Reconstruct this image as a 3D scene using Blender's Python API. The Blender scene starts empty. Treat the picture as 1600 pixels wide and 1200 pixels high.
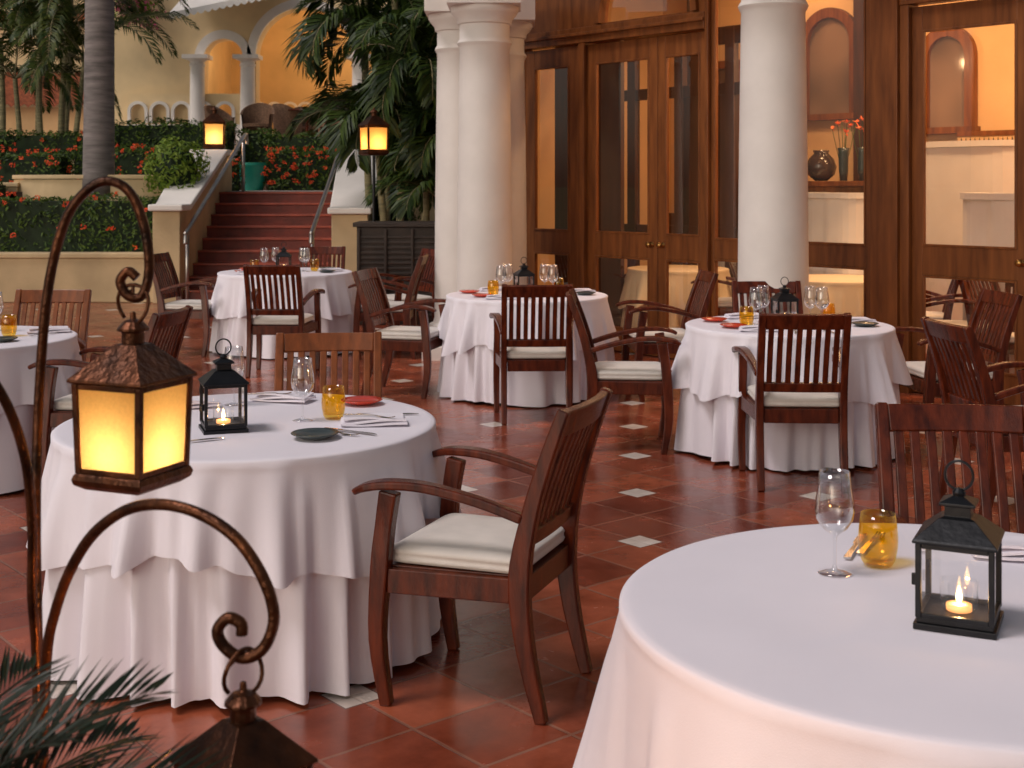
import bpy, math, random
from mathutils import Vector, Matrix, noise
R=math.radians
random.seed(7)
scene=bpy.context.scene
COL=scene.collection
F=2050.0; HZ=285.0; H=1.6
def at(px,py,Y): return Vector(((px-800)/F*Y, Y, H-(py-HZ)/F*Y))

# ------------------------------------------------------------ materials
def nmat(name):
    m=bpy.data.materials.new(name); m.use_nodes=True
    nt=m.node_tree; b=nt.nodes["Principled BSDF"]; return m,nt,b
def setin(b,k,v):
    if k in b.inputs: b.inputs[k].default_value=v
def mat(name,col,rough=.5,metal=0,var=.2,scale=6,bump=0,bscale=60,coat=0,stretch=(1,1,1),sheen=0,emis=0,ecol=None,col2=None,detail=4,spec=.5):
    m,nt,b=nmat(name); N=nt.nodes; L=nt.links
    tc=N.new("ShaderNodeTexCoord"); mp=N.new("ShaderNodeMapping"); mp.inputs["Scale"].default_value=stretch
    L.new(tc.outputs["Object"],mp.inputs["Vector"])
    n=N.new("ShaderNodeTexNoise"); n.inputs["Scale"].default_value=scale; n.inputs["Detail"].default_value=detail
    L.new(mp.outputs[0],n.inputs["Vector"])
    cr=N.new("ShaderNodeValToRGB"); cr.color_ramp.elements[0].position=.3; cr.color_ramp.elements[1].position=.7
    a=[c*(1-var) for c in col]; c2=col2 if col2 else [min(1,c*(1+var)) for c in col]
    cr.color_ramp.elements[0].color=(*a,1); cr.color_ramp.elements[1].color=(*c2,1)
    L.new(n.outputs["Fac"],cr.inputs["Fac"]); L.new(cr.outputs[0],b.inputs["Base Color"])
    b.inputs["Roughness"].default_value=rough; b.inputs["Metallic"].default_value=metal
    setin(b,"Specular IOR Level",spec)
    setin(b,"Coat Weight",coat); setin(b,"Coat Roughness",.15); setin(b,"Sheen Weight",sheen)
    if bump:
        n2=N.new("ShaderNodeTexNoise"); n2.inputs["Scale"].default_value=bscale; n2.inputs["Detail"].default_value=5
        L.new(mp.outputs[0],n2.inputs["Vector"])
        bp=N.new("ShaderNodeBump"); bp.inputs["Strength"].default_value=bump; bp.inputs["Distance"].default_value=.01
        L.new(n2.outputs["Fac"],bp.inputs["Height"]); L.new(bp.outputs[0],b.inputs["Normal"])
    if emis:
        b.inputs["Emission Color"].default_value=(*(ecol or col),1); b.inputs["Emission Strength"].default_value=emis
    return m
def leafmat(name,c0,c1,rough=.5,trans=.25):
    m,nt,b=nmat(name); N=nt.nodes; L=nt.links
    g=N.new("ShaderNodeNewGeometry"); cr=N.new("ShaderNodeValToRGB")
    cr.color_ramp.elements[0].color=(*c0,1); cr.color_ramp.elements[1].color=(*c1,1)
    L.new(g.outputs["Random Per Island"],cr.inputs["Fac"]); L.new(cr.outputs[0],b.inputs["Base Color"])
    b.inputs["Roughness"].default_value=rough
    setin(b,"Specular IOR Level",.3)
    t=N.new("ShaderNodeBsdfTranslucent"); L.new(cr.outputs[0],t.inputs["Color"])
    mx=N.new("ShaderNodeMixShader"); mx.inputs[0].default_value=trans
    L.new(b.outputs[0],mx.inputs[1]); L.new(t.outputs[0],mx.inputs[2])
    L.new(mx.outputs[0],N["Material Output"].inputs["Surface"]); return m
def glassmat(name,tint,power=3.0,refl=.8,rough=.02,tmin=0.04):
    m,nt,b=nmat(name); N=nt.nodes; L=nt.links; N.remove(b)
    t=N.new("ShaderNodeBsdfTransparent"); t.inputs[0].default_value=(*tint,1)
    g=N.new("ShaderNodeBsdfGlossy"); g.inputs["Roughness"].default_value=rough; g.inputs[0].default_value=(1,1,1,1)
    lw=N.new("ShaderNodeLayerWeight"); lw.inputs["Blend"].default_value=.5
    pw=N.new("ShaderNodeMath"); pw.operation='POWER'; pw.inputs[1].default_value=power; L.new(lw.outputs["Facing"],pw.inputs[0])
    ml=N.new("ShaderNodeMath"); ml.operation='MULTIPLY_ADD'; ml.inputs[1].default_value=refl; ml.inputs[2].default_value=tmin; ml.use_clamp=True
    L.new(pw.outputs[0],ml.inputs[0])
    mx=N.new("ShaderNodeMixShader"); L.new(ml.outputs[0],mx.inputs[0]); L.new(t.outputs[0],mx.inputs[1]); L.new(g.outputs[0],mx.inputs[2])
    L.new(mx.outputs[0],N["Material Output"].inputs["Surface"]); return m
def panemat(name,col,emis,ecol):
    m,nt,b=nmat(name); N=nt.nodes; L=nt.links; N.remove(b)
    t=N.new("ShaderNodeBsdfTranslucent"); t.inputs[0].default_value=(*col,1)
    e=N.new("ShaderNodeEmission"); e.inputs[0].default_value=(*ecol,1); e.inputs[1].default_value=emis
    ns=N.new("ShaderNodeTexNoise"); ns.inputs["Scale"].default_value=25
    cr=N.new("ShaderNodeValToRGB"); cr.color_ramp.elements[0].color=(*[c*.75 for c in col],1); cr.color_ramp.elements[1].color=(*col,1)
    L.new(ns.outputs["Fac"],cr.inputs[0]); L.new(cr.outputs[0],t.inputs[0])
    a=N.new("ShaderNodeAddShader"); L.new(t.outputs[0],a.inputs[0]); L.new(e.outputs[0],a.inputs[1])
    L.new(a.outputs[0],N["Material Output"].inputs["Surface"]); return m
def emat(name,col,s):
    m,nt,b=nmat(name); b.inputs["Base Color"].default_value=(*col,1)
    b.inputs["Emission Color"].default_value=(*col,1); b.inputs["Emission Strength"].default_value=s; return m
def flamemat(name,col,s):
    m,nt,b=nmat(name); N=nt.nodes; L=nt.links; N.remove(b)
    t=N.new("ShaderNodeBsdfTransparent"); e=N.new("ShaderNodeEmission"); e.inputs[0].default_value=(*col,1); e.inputs[1].default_value=s
    a=N.new("ShaderNodeAddShader"); L.new(t.outputs[0],a.inputs[0]); L.new(e.outputs[0],a.inputs[1])
    L.new(a.outputs[0],N["Material Output"].inputs["Surface"]); return m

M={}
M['chair']=mat("chair_wood",(.060,.0085,.0028),.27,0,.35,5,.12,40,.06,(6,6,1.2),col2=(.135,.022,.006),spec=.35)
M['chair_lit']=mat("chair_wood_warm_lit",(.20,.055,.014),.34,0,.3,5,.12,40,.08,(6,6,1.2),spec=.35)  # lit copy of the chair wood, warm light put into its colour
M['door']=mat("door_wood",(.15,.044,.011),.40,0,.25,3,.06,30,.05,(6,6,.7),col2=(.235,.078,.020),spec=.35)
M['cushion']=mat("cushion_fabric",(.68,.63,.58),.9,0,.06,12,.15,300,0,sheen=.3)
M['cloth']=mat("linen_white",(.80,.76,.83),.85,0,.025,3,.12,420,0)
M['cloth_in']=mat("linen_cream",(.75,.6,.4),.85,0,.04,3,.1,400)
M['plaster']=mat("yellow_plaster",(.78,.60,.35),.85,0,.12,1.2,.25,25)
M['beige']=mat("beige_plaster",(.54,.40,.23),.85,0,.2,1.5,.3,25)
M['cream']=mat("cream_wall",(.70,.46,.24),.8,0,.12,1.2,.2,25)
M['white']=mat("white_plaster",(.72,.67,.64),.6,0,.07,2.5,.25,14)
M['whitebld']=mat("white_trim",(.78,.74,.70),.7,0,.05,3,.1,30)
M['iron']=mat("wrought_iron",(.030,.013,.008),.34,.75,.5,14,.35,80,col2=(.14,.045,.016))
M['black']=mat("black_metal",(.010,.011,.014),.38,.5,.3,20,.1,60)
M['steel']=mat("handrail_steel",(.42,.39,.37),.3,.9,.1,10)
M['silver']=mat("cutlery_steel",(.6,.58,.56),.18,1,.05,10)
M['brass']=mat("brass",(.45,.25,.08),.3,1,.2,10)
M['glass']=glassmat("clear_glass",(.965,.97,.975),2.0,.9,.02,.055)
M['pane']=glassmat("window_glass",(.93,.91,.87),2.6,.9,.01,.07)
M['amber']=glassmat("amber_glass",(.985,.81,.27),2.4,.45,.03,.05)
M['warmpane']=glassmat("clear_amber_pane",(.98,.80,.50),3,.5,.05,.04)
M['red']=mat("red_ceramic",(.60,.045,.015),.25,0,.1,8,coat=.5)
M['green']=mat("slate_ceramic",(.035,.048,.048),.3,0,.2,8,coat=.3)
M['turq']=mat("turquoise_glaze",(.02,.33,.24),.35,0,.2,3)
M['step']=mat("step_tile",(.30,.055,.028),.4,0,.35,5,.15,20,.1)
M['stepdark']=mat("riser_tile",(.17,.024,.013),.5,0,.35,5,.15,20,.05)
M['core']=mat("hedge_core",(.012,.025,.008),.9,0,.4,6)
M['soil']=mat("soil",(.09,.055,.035),.95,0,.35,3,.5,20)
M['grass']=mat("lawn",(.05,.08,.025),.95,0,.35,2,.5,30)
M['path']=mat("pale_paving",(.50,.44,.40),.7,0,.12,2,.1,20)
M['trunk']=mat("palm_bark",(.20,.175,.17),.9,0,.35,3,.6,14,0,(1,1,6))
M['stem']=mat("palm_stem",(.24,.21,.11),.7,0,.35,3,.3,14,0,(1,1,8))
M['rattan']=mat("rattan",(.22,.12,.07),.7,0,.35,30,.5,90)
M['dark']=mat("dark_lattice",(.03,.018,.013),.6,0,.4,9,.3,60)
M['darkwood']=mat("dark_panel_wood",(.06,.020,.007),.45,0,.3,3,.06,30,.05,(6,6,.7))
M['darkpanel']=mat("dark_glass_panel",(.05,.03,.025),.15,0,.4,2)
M['archpanel']=mat("arch_window_panel",(.17,.11,.08),.12,0,.6,1.3,detail=1)  # opaque panel, paler tone stands in for light in the window glass
M['rooftile']=mat("roof_terracotta",(.40,.12,.05),.8,0,.4,6,.3,20)
M['leaf']=leafmat("hedge_leaf",(.018,.050,.006),(.10,.16,.02),trans=.15)
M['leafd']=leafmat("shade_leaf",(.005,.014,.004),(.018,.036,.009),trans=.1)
M['leafl']=leafmat("bush_leaf",(.08,.16,.014),(.23,.31,.04))
M['frond']=leafmat("palm_frond",(.007,.022,.005),(.055,.088,.013),.45,.15)
M['frondl']=leafmat("palm_frond_light",(.02,.045,.008),(.095,.115,.02),.45,.2)
M['frondd']=leafmat("cycad_frond",(.004,.011,.004),(.010,.018,.006),.45,.03)
M['flower']=leafmat("red_flower",(.6,.03,.01),(.85,.13,.02),.5,.2)
M['oflower']=leafmat("orange_flower",(.8,.12,.03),(.8,.25,.08),.5,.2)
M['pink']=leafmat("pink_flower",(.6,.08,.2),(.8,.2,.35),.5,.3)
M['lampglass']=panemat("lantern_amber_pane",(.95,.66,.28),.10,(1,.38,.05))
M['bulb']=emat("lamp_bulb",(1,.74,.36),12)
M['flame']=flamemat("candle_flame",(1,.60,.20),9)
M['wax']=mat("candle_wax",(.8,.6,.4),.5,0,.05,10,emis=1.4,ecol=(1,.40,.10))

def floormat():
    m,nt,b=nmat("terracotta_floor"); N=nt.nodes; L=nt.links
    g=N.new("ShaderNodeNewGeometry")
    def math_(op,a,b_=None,c=None,clamp=False):
        n=N.new("ShaderNodeMath"); n.operation=op; n.use_clamp=clamp
        for i,v in enumerate((a,b_,c)):
            if v is None: continue
            if isinstance(v,(int,float)): n.inputs[i].default_value=v
            else: L.new(v,n.inputs[i])
        return n.outputs[0]
    sp=N.new("ShaderNodeSeparateXYZ"); L.new(g.outputs["Position"],sp.inputs[0])
    X=math_('SUBTRACT',sp.outputs[0],.570); Y=math_('SUBTRACT',sp.outputs[1],5.847)
    c,s=math.cos(R(4.7)),math.sin(R(4.7))
    p=math_('ADD',math_('MULTIPLY',X,c),math_('MULTIPLY',Y,-s))
    q=math_('ADD',math_('MULTIPLY',X,s),math_('MULTIPLY',Y,c))
    S=.92
    def wr(x): return math_('ABSOLUTE',math_('WRAP',x,S/2,-S/2))
    dm=math_('LESS_THAN',math_('ADD',wr(p),wr(q)),.098)
    dg=math_('LESS_THAN',math_('ADD',wr(p),wr(q)),.108)
    u=math_('MULTIPLY',math_('ADD',p,q),.70710678); v=math_('MULTIPLY',math_('SUBTRACT',q,p),.70710678)
    cb=N.new("ShaderNodeCombineXYZ"); L.new(u,cb.inputs[0]); L.new(v,cb.inputs[1])
    nz=N.new("ShaderNodeTexNoise"); nz.inputs["Scale"].default_value=4; L.new(cb.outputs[0],nz.inputs["Vector"])
    va=N.new("ShaderNodeVectorMath"); va.operation='SCALE'; va.inputs["Scale"].default_value=.010; L.new(nz.outputs["Color"],va.inputs[0])
    vb=N.new("ShaderNodeVectorMath"); vb.operation='ADD'; L.new(cb.outputs[0],vb.inputs[0]); L.new(va.outputs[0],vb.inputs[1])
    vc=N.new("ShaderNodeVectorMath"); vc.operation='SUBTRACT'; vc.inputs[1].default_value=(.005,.005,0); L.new(vb.outputs[0],vc.inputs[0])
    br=N.new("ShaderNodeTexBrick"); br.offset=0; br.squash=1
    T=S*.70710678/2
    br.inputs["Scale"].default_value=1; br.inputs["Brick Width"].default_value=T; br.inputs["Row Height"].default_value=T
    br.inputs["Mortar Size"].default_value=.007; br.inputs["Mortar Smooth"].default_value=.3
    br.inputs["Color1"].default_value=(.165,.030,.015,1); br.inputs["Color2"].default_value=(.38,.098,.048,1)
    br.inputs["Mortar"].default_value=(.27,.12,.08,1)
    L.new(vc.outputs[0],br.inputs["Vector"])
    n1=N.new("ShaderNodeTexNoise"); n1.inputs["Scale"].default_value=3.2; n1.inputs["Detail"].default_value=7; n1.inputs["Roughness"].default_value=.65
    L.new(cb.outputs[0],n1.inputs["Vector"])
    r1=N.new("ShaderNodeValToRGB"); r1.color_ramp.elements[0].position=.32; r1.color_ramp.elements[0].color=(.58,.53,.5,1)
    r1.color_ramp.elements[1].position=.72; r1.color_ramp.elements[1].color=(1.3,1.3,1.28,1); L.new(n1.outputs["Fac"],r1.inputs[0])
    mu=N.new("ShaderNodeMix"); mu.data_type='RGBA'; mu.blend_type='MULTIPLY'; mu.inputs[0].default_value=1
    L.new(br.outputs["Color"],mu.inputs[6]); L.new(r1.outputs[0],mu.inputs[7])
    mg=N.new("ShaderNodeMix"); mg.data_type='RGBA'; L.new(dg,mg.inputs[0]); L.new(mu.outputs[2],mg.inputs[6]); mg.inputs[7].default_value=(.16,.08,.06,1)
    mw=N.new("ShaderNodeMix"); mw.data_type='RGBA'; L.new(dm,mw.inputs[0]); L.new(mg.outputs[2],mw.inputs[6]); 
    n3=N.new("ShaderNodeTexNoise"); n3.inputs["Scale"].default_value=7; L.new(cb.outputs[0],n3.inputs["Vector"])
    r3=N.new("ShaderNodeValToRGB"); r3.color_ramp.elements[0].position=.3; r3.color_ramp.elements[0].color=(.52,.44,.38,1); r3.color_ramp.elements[1].color=(.80,.74,.68,1)
    L.new(n3.outputs["Fac"],r3.inputs[0]); L.new(r3.outputs[0],mw.inputs[7])
    L.new(mw.outputs[2],b.inputs["Base Color"])
    rr=N.new("ShaderNodeMapRange"); rr.inputs[1].default_value=.3; rr.inputs[2].default_value=.75; rr.inputs[3].default_value=.12; rr.inputs[4].default_value=.34
    L.new(n1.outputs["Fac"],rr.inputs[0]); L.new(rr.outputs[0],b.inputs["Roughness"])
    bp=N.new("ShaderNodeBump"); bp.inputs["Strength"].default_value=.5; bp.inputs["Distance"].default_value=.006
    hh=math_('SUBTRACT',math_('MULTIPLY',n1.outputs["Fac"],.8),br.outputs["Fac"]); L.new(hh,bp.inputs["Height"])
    L.new(bp.outputs[0],b.inputs["Normal"])
    return m
M['floor']=floormat()

# ------------------------------------------------------------ mesh builder
def cat(pts,n=6):
    P=[Vector(p) for p in pts]; out=[]
    for i in range(len(P)-1):
        p0=P[max(i-1,0)];p1=P[i];p2=P[i+1];p3=P[min(i+2,len(P)-1)]
        for k in range(n):
            t=k/n
            out.append(.5*((2*p1)+(p2-p0)*t+(2*p0-5*p1+4*p2-p3)*t*t+(3*p1-p0-3*p2+p3)*t**3))
    out.append(P[-1]); return out
def interp(vals,m):
    out=[]
    for i in range(m):
        t=i/(m-1)*(len(vals)-1); a=int(min(t,len(vals)-2)); f=t-a
        va,vb=vals[a],vals[a+1]
        out.append(tuple(x*(1-f)+y*f for x,y in zip(va,vb)) if isinstance(va,tuple) else va*(1-f)+vb*f)
    return out
class MB:
    def __init__(s): s.v=[];s.f=[];s.mi=[]
    def add(s,vs,fs,mi=0):
        o=len(s.v); s.v+= [tuple(v) for v in vs]
        for f in fs: s.f.append(tuple(i+o for i in f)); s.mi.append(mi)
    def box(s,c,d,rot=None,mi=0,top=1.0):
        c=Vector(c); x,y,z=d[0]/2,d[1]/2,d[2]/2
        vs=[Vector((sx*x*(top if sz>0 else 1),sy*y*(top if sz>0 else 1),sz*z)) for sz in(-1,1) for sy in(-1,1) for sx in(-1,1)]
        if rot is not None: vs=[rot@v for v in vs]
        vs=[v+c for v in vs]
        s.add(vs,[(0,2,3,1),(4,5,7,6),(0,1,5,4),(2,6,7,3),(0,4,6,2),(1,3,7,5)],mi)
    def bx(s,x0,x1,y0,y1,z0,z1,mi=0): s.box(((x0+x1)/2,(y0+y1)/2,(z0+z1)/2),(x1-x0,y1-y0,z1-z0),None,mi)
    def stack(s,rings,c0=True,c1=True,mi=0,closed=True):
        n=len(rings[0]); vs=[p for r in rings for p in r]; fs=[]
        for i in range(len(rings)-1):
            for j in range(n if closed else n-1):
                k=(j+1)%n; fs.append((i*n+j,i*n+k,(i+1)*n+k,(i+1)*n+j))
        if c0: fs.append(tuple(range(n-1,-1,-1)))
        if c1: fs.append(tuple((len(rings)-1)*n+j for j in range(n)))
        s.add(vs,fs,mi)
    def tube(s,pts,rad,n=8,mi=0):
        P=[Vector(p) for p in pts]; m=len(P)
        if not isinstance(rad,(list,tuple)): rad=[rad]*m
        elif len(rad)!=m: rad=interp(list(rad),m)
        rings=[]; u=None
        for i in range(m):
            t=(P[min(i+1,m-1)]-P[max(i-1,0)]).normalized()
            if u is None:
                u=t.cross(Vector((0,0,1)));
                if u.length<.01: u=t.cross(Vector((1,0,0)))
            u=(u-t*u.dot(t)).normalized(); w=t.cross(u)
            rings.append([P[i]+(u*math.cos(2*math.pi*j/n)+w*math.sin(2*math.pi*j/n))*rad[i] for j in range(n)])
        s.stack(rings,mi=mi)
    def sweep(s,pts,sec,up,mi=0):
        P=[Vector(p) for p in pts]; m=len(P); up=Vector(up)
        if isinstance(sec,tuple): sec=[sec]*m
        elif len(sec)!=m: sec=interp(sec,m)
        rings=[]
        for i in range(m):
            t=(P[min(i+1,m-1)]-P[max(i-1,0)]).normalized()
            side=t.cross(up).normalized(); nn=side.cross(t).normalized(); w,h=sec[i][0]/2,sec[i][1]/2
            rings.append([P[i]+side*a*w+nn*b*h for a,b in((-1,-1),(1,-1),(1,1),(-1,1))])
        s.stack(rings,mi=mi)
    def lathe(s,prof,n=24,c=(0,0,0),mi=0,c0=False,c1=False):
        c=Vector(c)
        s.stack([[c+Vector((r*math.cos(2*math.pi*j/n),r*math.sin(2*math.pi*j/n),z)) for j in range(n)] for r,z in prof],c0,c1,mi)
    def obj(s,name,mats,smooth=False,bevel=0,seg=2,autos=None):
        me=bpy.data.meshes.new(name); me.from_pydata(s.v,[],s.f); me.update()
        if not isinstance(mats,(list,tuple)): mats=[mats]
        for m in mats: me.materials.append(M[m] if isinstance(m,str) else m)
        if len(mats)>1: me.polygons.foreach_set("material_index",s.mi)
        if smooth: me.polygons.foreach_set("use_smooth",[True]*len(me.polygons))
        if smooth and autos:
            try: me.set_sharp_from_angle(angle=R(autos))
            except Exception: pass
        o=bpy.data.objects.new(name,me); COL.objects.link(o)
        if bevel:
            b=o.modifiers.new("b",'BEVEL'); b.width=bevel; b.segments=seg; b.limit_method='ANGLE'; b.angle_limit=R(40)
        return o
def meta(o,label=None,cat_=None,group=None,kind=None):
    if label:o["label"]=label
    if cat_:o["category"]=cat_
    if group:o["group"]=group
    if kind:o["kind"]=kind
    return o
def thing(name,parts,label,cat_,loc=(0,0,0),rz=0,group=None,scale=1):
    e=bpy.data.objects.new(name,None); e.empty_display_size=.1; COL.objects.link(e)
    for p in parts: p.parent=e
    e.location=loc; e.rotation_euler=(0,0,rz); e.scale=(scale,)*3
    return meta(e,label,cat_,group)
def dup(root,loc,rz=None,label=None,scale=None):
    def rec(o,p):
        c=o.copy(); COL.objects.link(c)
        if p is not None: c.parent=p
        for ch in list(o.children): rec(ch,c)
        return c
    n=rec(root,None); n.location=loc
    if rz is not None: n.rotation_euler=(0,0,rz)
    if label: n["label"]=label
    if scale: n.scale=(scale,)*3
    return n
def single(o,label,cat_,group=None): return meta(o,label,cat_,group)

# ------------------------------------------------------------ world, sun, camera
w=bpy.data.worlds.new("World"); scene.world=w; w.use_nodes=True
nt=w.node_tree; bg=nt.nodes["Background"]; sk=nt.nodes.new("ShaderNodeTexSky"); sk.sky_type='NISHITA'; sk.sun_disc=False
sk.sun_elevation=R(14); sk.sun_rotation=R(215); sk.air_density=1.0; sk.dust_density=3.0
hs=nt.nodes.new("ShaderNodeHueSaturation"); hs.inputs["Saturation"].default_value=.5
nt.links.new(sk.outputs[0],hs.inputs["Color"]); nt.links.new(hs.outputs[0],bg.inputs[0]); bg.inputs[1].default_value=.075
sd=bpy.data.lights.new("sun",'SUN'); sd.energy=1.75; sd.angle=R(18); sd.color=(1,.90,.87)
so=bpy.data.objects.new("sun",sd); COL.objects.link(so); so.rotation_euler=(R(30),0,R(-68))
scene.view_settings.view_transform='Standard'; scene.view_settings.look='None'; scene.view_settings.exposure=0
cd=bpy.data.cameras.new("camera"); cam=bpy.data.objects.new("camera",cd); COL.objects.link(cam); scene.camera=cam
cam.location=(0,0,H); cam.rotation_euler=(R(90),0,0); cd.sensor_width=36; cd.lens=F/1600*36
cd.shift_y=-(600-HZ)/1600; cd.clip_end=800; cd.clip_start=.05
cd.dof.use_dof=True; cd.dof.focus_distance=4.6; cd.dof.aperture_fstop=9
def plight(loc,e,col=(1,.55,.22),r=.03,parent=None):
    l=bpy.data.lights.new("lamp_light",'POINT'); l.energy=e; l.color=col; l.shadow_soft_size=r
    o=bpy.data.objects.new("lamp_light",l); COL.objects.link(o); o.location=loc
    if parent: o.parent=parent
    return o
def alight(loc,e,size,rot=(0,0,0),col=(1,.60,.30)):
    l=bpy.data.lights.new("ceiling_light",'AREA'); l.energy=e; l.color=col; l.size=size
    o=bpy.data.objects.new("ceiling_light",l); COL.objects.link(o); o.location=loc; o.rotation_euler=rot
    return o

# ------------------------------------------------------------ ground & terraces
def slab(name,x0,x1,y0,y1,z0,z1,m,label=None):
    b=MB(); b.bx(x0,x1,y0,y1,z0,z1); return meta(b.obj(name,m),kind="structure")
b=MB(); b.add([(-400,-400,-.02),(400,-400,-.02),(400,400,-.02),(-400,400,-.02)],[(0,1,2,3)]); meta(b.obj("ground",'grass'),kind="structure")
b=MB(); b.add([(-14,-3,0),(12,-3,0),(12,17.46,0),(-14,17.46,0)],[(0,1,2,3)]); meta(b.obj("patio_floor",'floor'),kind="structure")
slab("terrace_lower",-30,-4.75,17.75,19.5,-.1,.58,'soil')
slab("terrace_middle",-30,-4.75,19.5,23.2,-.1,1.46,'soil')
slab("terrace_landing",-4.75,30,20.25,23.2,-.1,1.455,'soil')
slab("terrace_upper",-30,30,23.2,26.6,-.1,1.95,'soil')
slab("loggia_floor",-30,30,26.6,60,-.1,2.4,'path')
b=MB(); b.add([(-4.5,20.21,1.461),(-2.5,20.21,1.461),(-2.3,23.2,1.461),(-5.2,23.2,1.461)],[(0,1,2,3)]); meta(b.obj("garden_path",'path'),kind="structure")
def wall(name,x0,x1,y0,y1,z0,z1,m,label,cap=None):
    b=MB(); b.bx(x0,x1,y0,y1,z0,z1-.07); b.bx(x0-.02,x1+.02,y0-.03,y1+.03,z1-.07,z1)
    return single(b.obj(name,m,bevel=.015),label,"wall")
wall("retaining_wall",-14,-4.74,17.46,17.74,0,.66,'beige',"low beige plaster retaining wall holding a planted terrace")
wall("retaining_wall",-14,-7.35,19.5,19.72,.58,1.6,'beige',"beige plaster planter wall behind clipped hedge")
b=MB()
arc=cat([(-7.4,19.75,0),(-6.8,19.3,0),(-6.1,19.2,0),(-5.4,19.25,0),(-4.95,19.5,0)],6)
b.sweep([p+Vector((0,0,1.12)) for p in arc],(.22,1.05),(0,0,1)); b.sweep([p+Vector((0,0,1.68)) for p in arc],(.28,.06),(0,0,1))
single(b.obj("planter_wall",'beige',bevel=.01),"curved beige plaster planter wall in the terraced garden","wall")
wall("retaining_wall",-2.15,-.2,20.22,20.42,0,1.62,'beige',"beige plaster wall beside the stair landing")
wall("retaining_wall",-9.5,-4.9,23.0,23.2,1.46,2.02,'beige',"low beige wall under the upper hedges")

# ------------------------------------------------------------ stairs
b=MB(); ns=9; rz_=1.455/ns; run=2.7/ns
for i in range(ns):
    y0=17.5+i*run; t=i/ns
    xl=-4.40*(1-t)-4.5*t; xr=-2.36*(1-t)-2.7*t
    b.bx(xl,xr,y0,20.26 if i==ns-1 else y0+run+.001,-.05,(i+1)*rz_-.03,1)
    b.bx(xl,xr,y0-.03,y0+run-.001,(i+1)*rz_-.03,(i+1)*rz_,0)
st=b.obj("steps",['step','stepdark'],bevel=.006)
def flank(x0,x1,x2,x3,zf):
    pr=[(17.3,.0),(17.3,zf),(17.75,zf),(20.3,2.02),(20.9,2.02),(20.9,0)]
    def xl(y): t=(y-17.3)/3.6; return x0*(1-t)+x2*t, x1*(1-t)+x3*t
    bb=MB(); L=[];Rr=[]
    for y,z in pr: a,c=xl(y); L.append(Vector((a,y,z))); Rr.append(Vector((c,y,z)))
    bb.stack([L,Rr])
    cp=MB()
    top=[(17.22,zf),(17.75,zf),(20.3,2.02),(21.0,2.02)]
    rings=[]
    for y,z in top:
        a,c=xl(y); rings.append([Vector((a-.05,y,z+.003)),Vector((c+.05,y,z+.003)),Vector((c+.05,y,z+.09)),Vector((a-.05,y,z+.09))])
    cp.stack(rings); return bb.obj("side_wall",'beige',bevel=.01), cp.obj("wall_cap",'whitebld',bevel=.02)
w1,c1=flank(-4.74,-4.38,-5.05,-4.46,1.22); w2,c2=flank(-2.38,-1.9,-2.66,-2.1,1.18)
def rail(xa,xb,ya,side):
    b=MB()
    p0=Vector((xa,ya,.95)); p1=Vector((xb,20.5,2.30))
    b.tube(cat([p0+Vector((0,-.1,-.16)),p0+Vector((0,-.06,-.03)),p0+Vector((0,.05,.03)),p0.lerp(p1,.5),p1,p1+Vector((0,.25,0)),p1+Vector((0,.28,-.1))],5),.031,10)
    b.tube([(xa,ya,0),(xa,ya,.95)],.027,8); b.tube([(xb,20.5,1.4),(xb,20.5,2.29)],.027,8)
    return b.obj("handrail",'steel',smooth=True)
thing("garden_staircase",[st,w1,c1,w2,c2,rail(-4.27,-4.20,17.25,-1),rail(-2.64,-2.62,17.35,1)],"red tiled outdoor staircase with beige side walls and steel handrails","staircase")

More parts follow.
